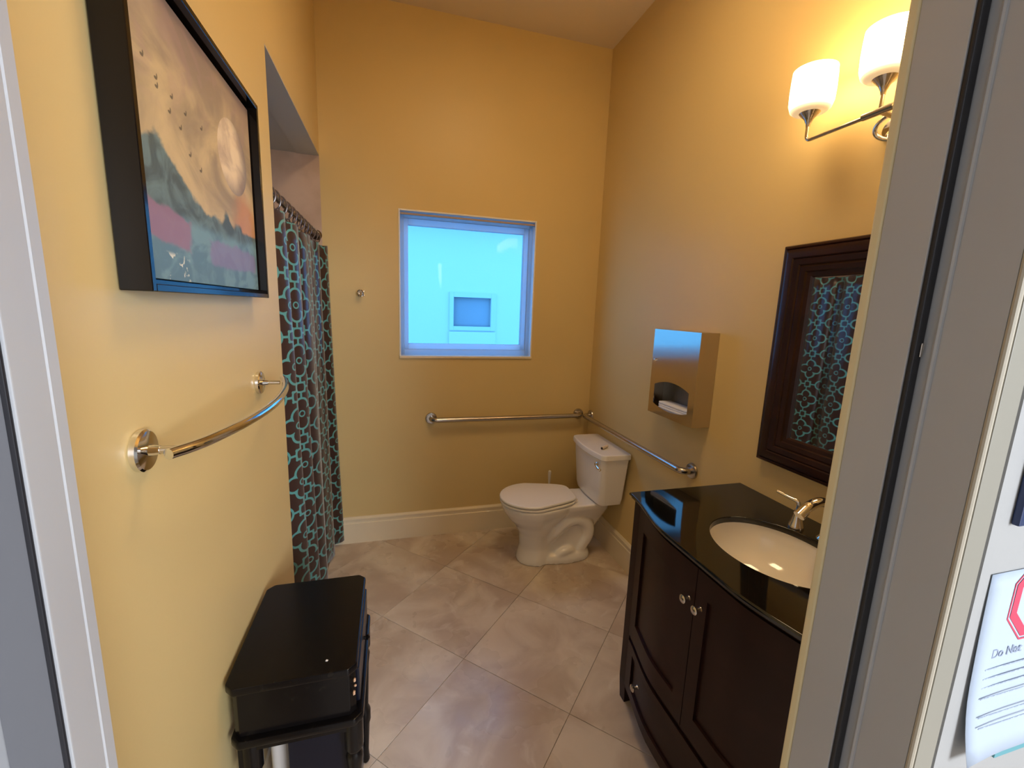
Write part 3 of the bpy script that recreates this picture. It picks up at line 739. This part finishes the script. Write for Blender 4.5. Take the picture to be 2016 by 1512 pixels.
def shaker(y0, y1, z0, z1, wy, wz, knobs, name):
    bm = nb()
    cbox(bm, y0, y0+wy, z0, z1, 0.022, 0.040, 6); cbox(bm, y1-wy, y1, z0, z1, 0.022, 0.040, 6)
    cbox(bm, y0+wy, y1-wy, z0, z0+wz, 0.022, 0.040); cbox(bm, y0+wy, y1-wy, z1-wz, z1, 0.022, 0.040)
    d_ = obj(name, bm, m_espresso, va_)
    bm = nb(); cbox(bm, y0+wy, y1-wy, z0+wz, z1-wz, 0.031, 0.038); obj('panel', bm, m_espresso, d_)
    for ky, kz in knobs:
        x = bowx(ky)+0.022
        obj('knob', lathe(nb(), [(0.008, 0), (0.006, -0.004), (0.005, -0.014), (0.010, -0.018), (0.0135, -0.020), (0.0135, -0.023), (0.010, -0.026), (0.001, -0.027)], (x, ky, kz), 'x', 20), m_nickel, d_)
E0, E1 = VC-VH+0.060, VC+VH-0.060
shaker(VC+0.0015, E1, 0.332, 0.880, 0.048, 0.075, [(VC+0.026, 0.765)], 'door')
shaker(E0, VC-0.0015, 0.332, 0.880, 0.048, 0.075, [(VC-0.026, 0.765)], 'door')
shaker(E0, E1, 0.098, 0.310, 0.048, 0.035, [(VC+0.26, 0.215), (VC-0.26, 0.215)], 'drawer')

# counter with oval cut-out
SX, SYc, SA, SB = 1.530, 0.700, 0.168, 0.203
bnd = []
y0, y1 = VC-VH, VC+VH
for k in range(41): y = y1-(y1-y0)*k/40; bnd.append((bowx(y), y))
for k in range(1, 12): bnd.append((bowx(y0)+(W-0.001-bowx(y0))*k/12, y0))
for k in range(0, 24): bnd.append((W-0.001, y0+(y1-y0)*k/24))
for k in range(0, 12): bnd.append((W-0.001+(bowx(y1)-W+0.001)*k/12, y1))
def inner(p, grow=0.0):
    a = math.atan2((p[1]-SYc)/SB, (p[0]-SX)/SA); return (SX+(SA+grow)*math.cos(a), SYc+(SB+grow)*math.sin(a))
cxm, cym = 1.55, VC
def inset(p, i):
    return (min(p[0]+i*(1 if p[0] < 1.6 else 0), W-0.001), p[1]-math.copysign(i, p[1]-cym) if abs(abs(p[1]-cym)-VH) < 1e-6 else p[1])
bm = nb()
rings = [[(*inner(p), 0.899) for p in bnd], [(*inner(p), 0.917) for p in bnd], [(*inner(p, 0.003), 0.920) for p in bnd], [(*inset(p, 0.004), 0.920) for p in bnd], [(*inset(p, 0.001), 0.918) for p in bnd], [(*p, 0.913) for p in bnd],
         [(*inset(p, 0.001), 0.909) for p in bnd], [(*inset(p, 0.006), 0.907) for p in bnd], [(*inset(p, 0.008), 0.899) for p in bnd]]
loft(bm, rings, cap=False, cyc=True)
cnt = obj('countertop', bm, m_granite, None, (1.55, VC, 0.90), label='glossy black granite counter with curved front on the vanity', cat='countertop', angle=50)
# undermount basin
sk = root('sink_basin', 'white oval undermount basin set in the black granite counter', 'sink', (SX, SYc, 0.75))
rings = []
for k in range(14):
    a = k/13*PI/2*0.96; s = math.cos(a)**0.75; z = 0.8985-0.135*math.sin(a)
    rings.append([(SX+(SA+0.004)*s*math.cos(q), SYc+(SB+0.004)*s*math.sin(q), z) for q in (2*PI*j/56 for j in range(56))])
outer = [[(SX+(SA+0.018)*math.cos(q), SYc+(SB+0.018)*math.sin(q), 0.8985) for q in (2*PI*j/56 for j in range(56))]]
ins = rings[::-1] + outer
bm = nb()
low_ = [[(SX+(SA+0.010)*s*math.cos(q), SYc+(SB+0.010)*s*math.sin(q), z) for q in (2*PI*j/56 for j in range(56))] for s, z in ((1, 0.885), (0.93, 0.83), (0.75, 0.78), (0.4, 0.752), (0.12, 0.748))]
loft(bm, rings[::-1]+outer+low_, cap=True)
obj('bowl', bm, m_white, sk)
obj('drain', lathe(nb(), [(0.022, 0), (0.022, 0.003), (0.016, 0.004), (0.014, 0.001)], (SX, SYc, 0.7665), 'z', 24), m_chrome, sk)

# widespread faucet
FX = 1.715
fc_ = root('faucet', 'polished chrome widespread faucet with lever handles behind the basin', 'faucet', (FX, 0.70, 0.92))
for yy, sg in ((0.792, 1), (0.608, -1)):
    bm = nb(); lathe(bm, [(0.0235, 0), (0.0245, 0.003), (0.0235, 0.008), (0.017, 0.026), (0.012, 0.050), (0.0105, 0.058), (0.011, 0.061), (0.008, 0.064)], (FX, yy, 0.920), 'z', 28)
    hb = obj('handle', bm, m_nickel, fc_)
    pts = smoothpath([(FX, yy, 0.980), (FX, yy, 1.000), (FX-0.004, yy+sg*0.008, 1.012), (FX-0.014, yy+sg*0.035, 1.017), (FX-0.026, yy+sg*0.066, 1.024)], 5)
    nn = len(pts); obj('lever', tube(nb(), pts, [0.0078-0.0028*min(1, k/nn*1.2) for k in range(nn)], 12), m_chrome, hb)
bm = nb(); lathe(bm, [(0.027, 0), (0.028, 0.004), (0.020, 0.016), (0.014, 0.034)], (FX+0.02, 0.70, 0.920), 'z', 28)
obj('spout_base', bm, m_chrome, fc_)
pts = smoothpath([(FX+0.02, 0.70, 0.945), (FX+0.022, 0.70, 1.00), (FX+0.008, 0.70, 1.038), (FX-0.03, 0.70, 1.056), (FX-0.075, 0.70, 1.045), (FX-0.110, 0.70, 1.018)], 6)
nn = len(pts); obj('spout', tube(nb(), pts, [0.0125+0.0045*(k/nn) for k in range(nn)], 18), m_chrome, fc_)

# ================================================================== MIRROR
mr = root('wall_mirror', 'mirror in wide dark mahogany moulded frame above the vanity', 'mirror', (W, VC, 1.07))
MY0, MY1, MZ0, MZ1 = VC-0.358, VC+0.358, 1.066, 1.878
prof = [(0, 0.002), (0, 0.026), (0.004, 0.032), (0.010, 0.034), (0.014, 0.030), (0.018, 0.036), (0.030, 0.040), (0.046, 0.039), (0.050, 0.034), (0.054, 0.037), (0.070, 0.033),
        (0.074, 0.028), (0.080, 0.030), (0.094, 0.026), (0.098, 0.020), (0.110, 0.017), (0.116, 0.012), (0.116, 0.006)]
bm = nb()
rings = [[(W-h, MY0+q, MZ0+q), (W-h, MY1-q, MZ0+q), (W-h, MY1-q, MZ1-q), (W-h, MY0+q, MZ1-q)] for q, h in prof]
loft(bm, rings, cap=False)
obj('frame', bm, m_mframe, mr, angle=25)
obj('glass', box(nb(), W-0.008, W-0.004, MY0+0.110, MY1-0.110, MZ0+0.110, MZ1-0.110), m_mirror, mr, smooth=False)

# ================================================================== VANITY LIGHT
LY = 0.720; LX = W-0.140; LZ = 2.180
lt = root('wall_light', 'brushed nickel vanity light with lit opal glass shades above the mirror', 'light fixture', (W, LY, LZ))
bm = nb(); lathe(bm, [(0.085, 0), (0.085, -0.010), (0.076, -0.018), (0.02, -0.022)], (W-0.001, LY, 2.172), 'x', 40, sy=0.55)
obj('back_plate', bm, m_chrome, lt)
# oval hoop standing off the plate
pts = [(W-0.020-0.045*(1+math.sin(a))/2, LY+0.078*math.cos(a), 2.166+0.032*math.sin(a)) for a in (2*PI*k/40 for k in range(40))]
obj('hoop', tube(nb(), pts, 0.006, 12, cyc=True), m_chrome, lt)
obj('hub', tube(nb(), [(LX, LY-0.035, LZ+0.002), (LX, LY+0.045, LZ+0.002)], 0.0095, 16), m_nickel, lt)
obj('support_arm', tube(nb(), smoothpath([(W-0.015, LY, 2.185), (W-0.07, LY, 2.178), (LX, LY, LZ+0.002)], 5), 0.008, 14), m_nickel, lt)
SP = 0.221
bm = nb()
pts = [(LX, LY-SP, 2.232), (LX, LY-SP, LZ+0.022)]+[(LX, LY-SP+0.016*(1-math.cos(a)), LZ+0.016-0.016*math.sin(a)) for a in (PI/2*k/5 for k in range(1, 6))]
pts += [(LX, LY+SP-0.016+0.016*math.sin(a), LZ+0.016-0.016*math.cos(a)) for a in (PI/2*k/5 for k in range(0, 5))]+[(LX, LY+SP, LZ+0.022), (LX, LY+SP, 2.232)]
tube(bm, pts, 0.0052, 12); obj('arm', bm, m_nickel, lt)
obj('centre_stem', tube(nb(), [(LX, LY, LZ), (LX, LY, 2.232)], 0.0052, 12), m_nickel, lt)
for k in (-1, 0, 1):
    yy = LY+SP*k
    obj('cup', lathe(nb(), [(0.006, 0.0), (0.007, 0.008), (0.013, 0.022), (0.026, 0.036), (0.030, 0.041)], (LX, yy, 2.222), 'z', 28), m_nickel, lt)
    bm = nb()
    zb, zt = 2.262, 2.386
    out = [(0.022, zb), (0.046, zb+0.002), (0.056, zb+0.010), (0.0615, zb+0.030), (0.0625, zb+0.065), (0.0615, zb+0.100), (0.0600, zt)]
    inn = [(0.0570, zt), (0.0585, zb+0.100), (0.0595, zb+0.065), (0.058, zb+0.030), (0.052, zb+0.012), (0.022, zb+0.006)]
    lathe(bm, [(r_, z-zb) for r_, z in out+inn], (LX, yy, zb), 'z', 36, cap=False)
    sh = obj('glass_shade', bm, m_shade, lt)
    Lp = bpy.data.lights.new('bulb', 'POINT'); Lp.energy = LAMP_POWER; Lp.color = LAMP_COL; Lp.shadow_soft_size = 0.025
    lo = bpy.data.objects.new('bulb', Lp); C.objects.link(lo); lo.location = (LX, yy, 2.355)

# ================================================================== SIDE TABLE
tbx = root('side_table', 'glossy black worn side table with clipped corners against the left wall', 'side table', (0.16, 0.94, 0))
TX0, TX1, TY0, TY1, TZ = 0.010, 0.306, 0.742, 1.140, 0.720
def clipped(x0, x1, y0, y1, c): return [(x0+c, y0), (x1-c, y0), (x1, y0+c), (x1, y1-c), (x1-c, y1), (x0+c, y1), (x0, y1-c), (x0, y0+c)]
bm = nb(); prism(bm, clipped(TX0, TX1, TY0, TY1, 0.020), 'z', TZ-0.022, TZ, 0.005); obj('top', bm, m_black, tbx)
bm = nb(); prism(bm, clipped(TX0+0.012, TX1-0.006, TY0+0.012, TY1-0.012, 0.014), 'z', 0.575, TZ-0.022, 0.002); cs = obj('case', bm, m_black, tbx)
bm = nb(); box(bm, TX1-0.007, TX1+0.003, TY0+0.035, TY1-0.035, 0.590, 0.688, 0.003); dw = obj('drawer', bm, m_navy, tbx)
obj('knob', lathe(nb(), [(0.005, 0), (0.005, 0.008), (0.009, 0.013), (0.001, 0.018)], (TX1+0.002, 0.94, 0.64), 'x', 14), m_black, dw)
bm = nb(); prism(bm, clipped(TX0+0.004, TX1+0.012, TY0-0.004, TY1+0.004, 0.020), 'z', 0.552, 0.575, 0.006); obj('moulding', bm, m_black, tbx)
# arched aprons
def apron(a0, a1, fixed, axis):
    n = 18; up = [(a0, 0.553), (a1, 0.553)]; lowp = []
    for k in range(n+1):
        q = k/n; a = a1-(a1-a0)*q
        e = min(q, 1-q); z = 0.512+0.022*min(1, e/0.16)**0.5 - 0.050*max(0, 1-e/0.10)
        lowp.append((a, z))
    bm = nb(); prism(bm, up+lowp, 'y' if axis == 'x' else 'x', fixed[0], fixed[1]); obj('apron', bm, m_black, tbx, smooth=False)
apron(TX0+0.02, TX1, (TY0+0.008, TY0+0.022), 'x'); apron(TX0+0.02, TX1, (TY1-0.022, TY1-0.008), 'x'); apron(TY0+0.02, TY1-0.02, (TX1-0.012, TX1+0.002), 'y')
for x_, y_ in ((TX0+0.045, TY0+0.026), (TX1-0.014, TY0+0.026), (TX0+0.045, TY1-0.026), (TX1-0.014, TY1-0.026)):
    bm = nb(); lathe(bm, [(0.010, 0), (0.014, 0.01), (0.011, 0.05), (0.016, 0.16), (0.020, 0.175), (0.020, 0.215), (0.013, 0.235), (0.018, 0.40), (0.022, 0.44), (0.017, 0.455), (0.024, 0.47), (0.024, 0.553)], (x_, y_, 0), 'z', 16)
    obj('leg', bm, m_black, tbx)
bm = nb(); box(bm, 0.128, TX1-0.018, TY0+0.05, TY1-0.05, 0.05, 0.552, 0.003); obj('lower_cupboard', bm, m_navy, tbx)
bm = nb()
for (x_, y_, z_, s_) in ((TX1-0.0065, TY0+0.012, 0.676, 0.005), (TX1-0.0085, TY0+0.011, 0.640, 0.006), (TX1-0.0055, TY0+0.017, 0.655, 0.003)):
    lathe(bm, [(0.2*s_, -0.004), (s_, -0.002), (0.8*s_, 0.0022), (0.2*s_, 0.0024)], (x_, y_, z_), 'x', 7)
obj('paint_chip', bm, m_chip, tbx)
bm = nb(); prism(bm, [(0.228, 0.782), (0.233, 0.780), (0.235, 0.784), (0.230, 0.787)], 'z', TZ, TZ+0.0006)
obj('paper_scrap', bm, m_towel, None, (0.231, 0.783, TZ), label='tiny white scrap lying near the front of the black table top', cat='scrap')
wb = root('waste_bin', 'tall slim white bin standing under the black side table', 'waste bin', (0.088, 0.90, 0))
bm = nb(); lathe(bm, [(0.024, 0), (0.026, 0.01), (0.031, 0.46), (0.033, 0.465), (0.028, 0.466), (0.022, 0.02)], (0.088, 0.90, 0), 'z', 24); obj('body', bm, m_whitepl, wb)

# ================================================================== NOTICES IN THE HALL
y_ = HY-0.003
nt_ = root('paper_notice', 'curled white paper notice with red octagon taped to the hall wall', 'notice', (1.19, y_, 1.19))
bm = nb(); rows = []
for j in range(13):
    z = 1.325-0.262*j/12; row = []
    for i in range(9):
        x = 1.083+0.216*i/8; cur = 0.0012 + 0.010*max(0, (j-7)/5)**2 + 0.004*max(0, 1-i/2.5)*(j/12)
        row.append((x+0.014*(j/12)**2*(1-i/8)*0.9, y_-cur, z-0.006*math.sin(i/8*PI)*0))
    rows.append(row)
loft(bm, rows, cap=False, close=False)
sheet = obj('sheet', bm, m_notice, nt_)
md = sheet.modifiers.new('t', 'SOLIDIFY'); md.thickness = 0.0003; md.offset = 1
OX, OZ = 1.190, 1.282
def octo(R_, y): return [(OX+R_*math.cos(math.radians(22.5+45*k)), y, OZ+R_*math.sin(math.radians(22.5+45*k))) for k in range(8)]
bm = nb()
for ro, ri in ((0.0640, 0.0615), (0.0585, 0.046)):
    a = [bm.verts.new(p) for p in octo(ro, y_-0.0022)]; b2 = [bm.verts.new(p) for p in octo(ri, y_-0.0022)]
    for k in range(8): bm.faces.new((a[k], a[(k+1) % 8], b2[(k+1) % 8], b2[k]))
obj('red_octagon', bm, m_red, nt_, smooth=False)
def text(s, size, loc, m, parent, name='lettering'):
    cu_ = bpy.data.curves.new('tmp', 'FONT'); cu_.body = s; cu_.size = size; cu_.extrude = 0.0001
    to = bpy.data.objects.new('tmp', cu_); C.objects.link(to); bpy.context.view_layer.update()
    me = bpy.data.meshes.new_from_object(to.evaluated_get(bpy.context.evaluated_depsgraph_get())); bpy.data.objects.remove(to)
    bm = nb(); bm.from_mesh(me); bmesh.ops.transform(bm, matrix=Matrix.Translation(loc) @ Matrix.Rotation(PI/2, 4, 'X'), verts=bm.verts)
    return obj(name, bm, m, parent, smooth=False)
text('Do Not', 0.018, (1.118, y_-0.0025, 1.205), m_ink, nt_)
for j in range(6):
    bm = nb(); x = 1.112; zz = 1.190-0.0135*j-(0.012 if j > 3 else 0); e = 0.0022*max(0, (j-2))
    prism(bm, [(x, zz-0.0008), (1.275-random.uniform(0, 0.05), zz-0.0008), (1.275-random.uniform(0, 0.05), zz+0.0008), (x, zz+0.0008)], 'y', y_-0.0032-e, y_-0.0026-e)
    obj('text_line', bm, m_line, nt_, smooth=False)
sg_ = root('blue_sign', 'navy-edged light blue sign on hall wall above the paper notice', 'sign', (1.2, y_, 1.39))
obj('border', box(nb(), 1.094, 1.34, y_-0.008, y_-0.0003, 1.388, 1.70, 0.002), m_navyplas, sg_)
obj('face', box(nb(), 1.101, 1.333, y_-0.0095, y_-0.0078, 1.394, 1.694), m_bluesign, sg_)
s2 = root('teal_notice', 'small teal notice card on the hall wall below the paper notice', 'sign', (1.2, y_, 1.0))
obj('card', box(nb(), 1.178, 1.30, y_-0.004, y_-0.0003, 1.040, 1.10, 0.001), m_tealsign, s2)
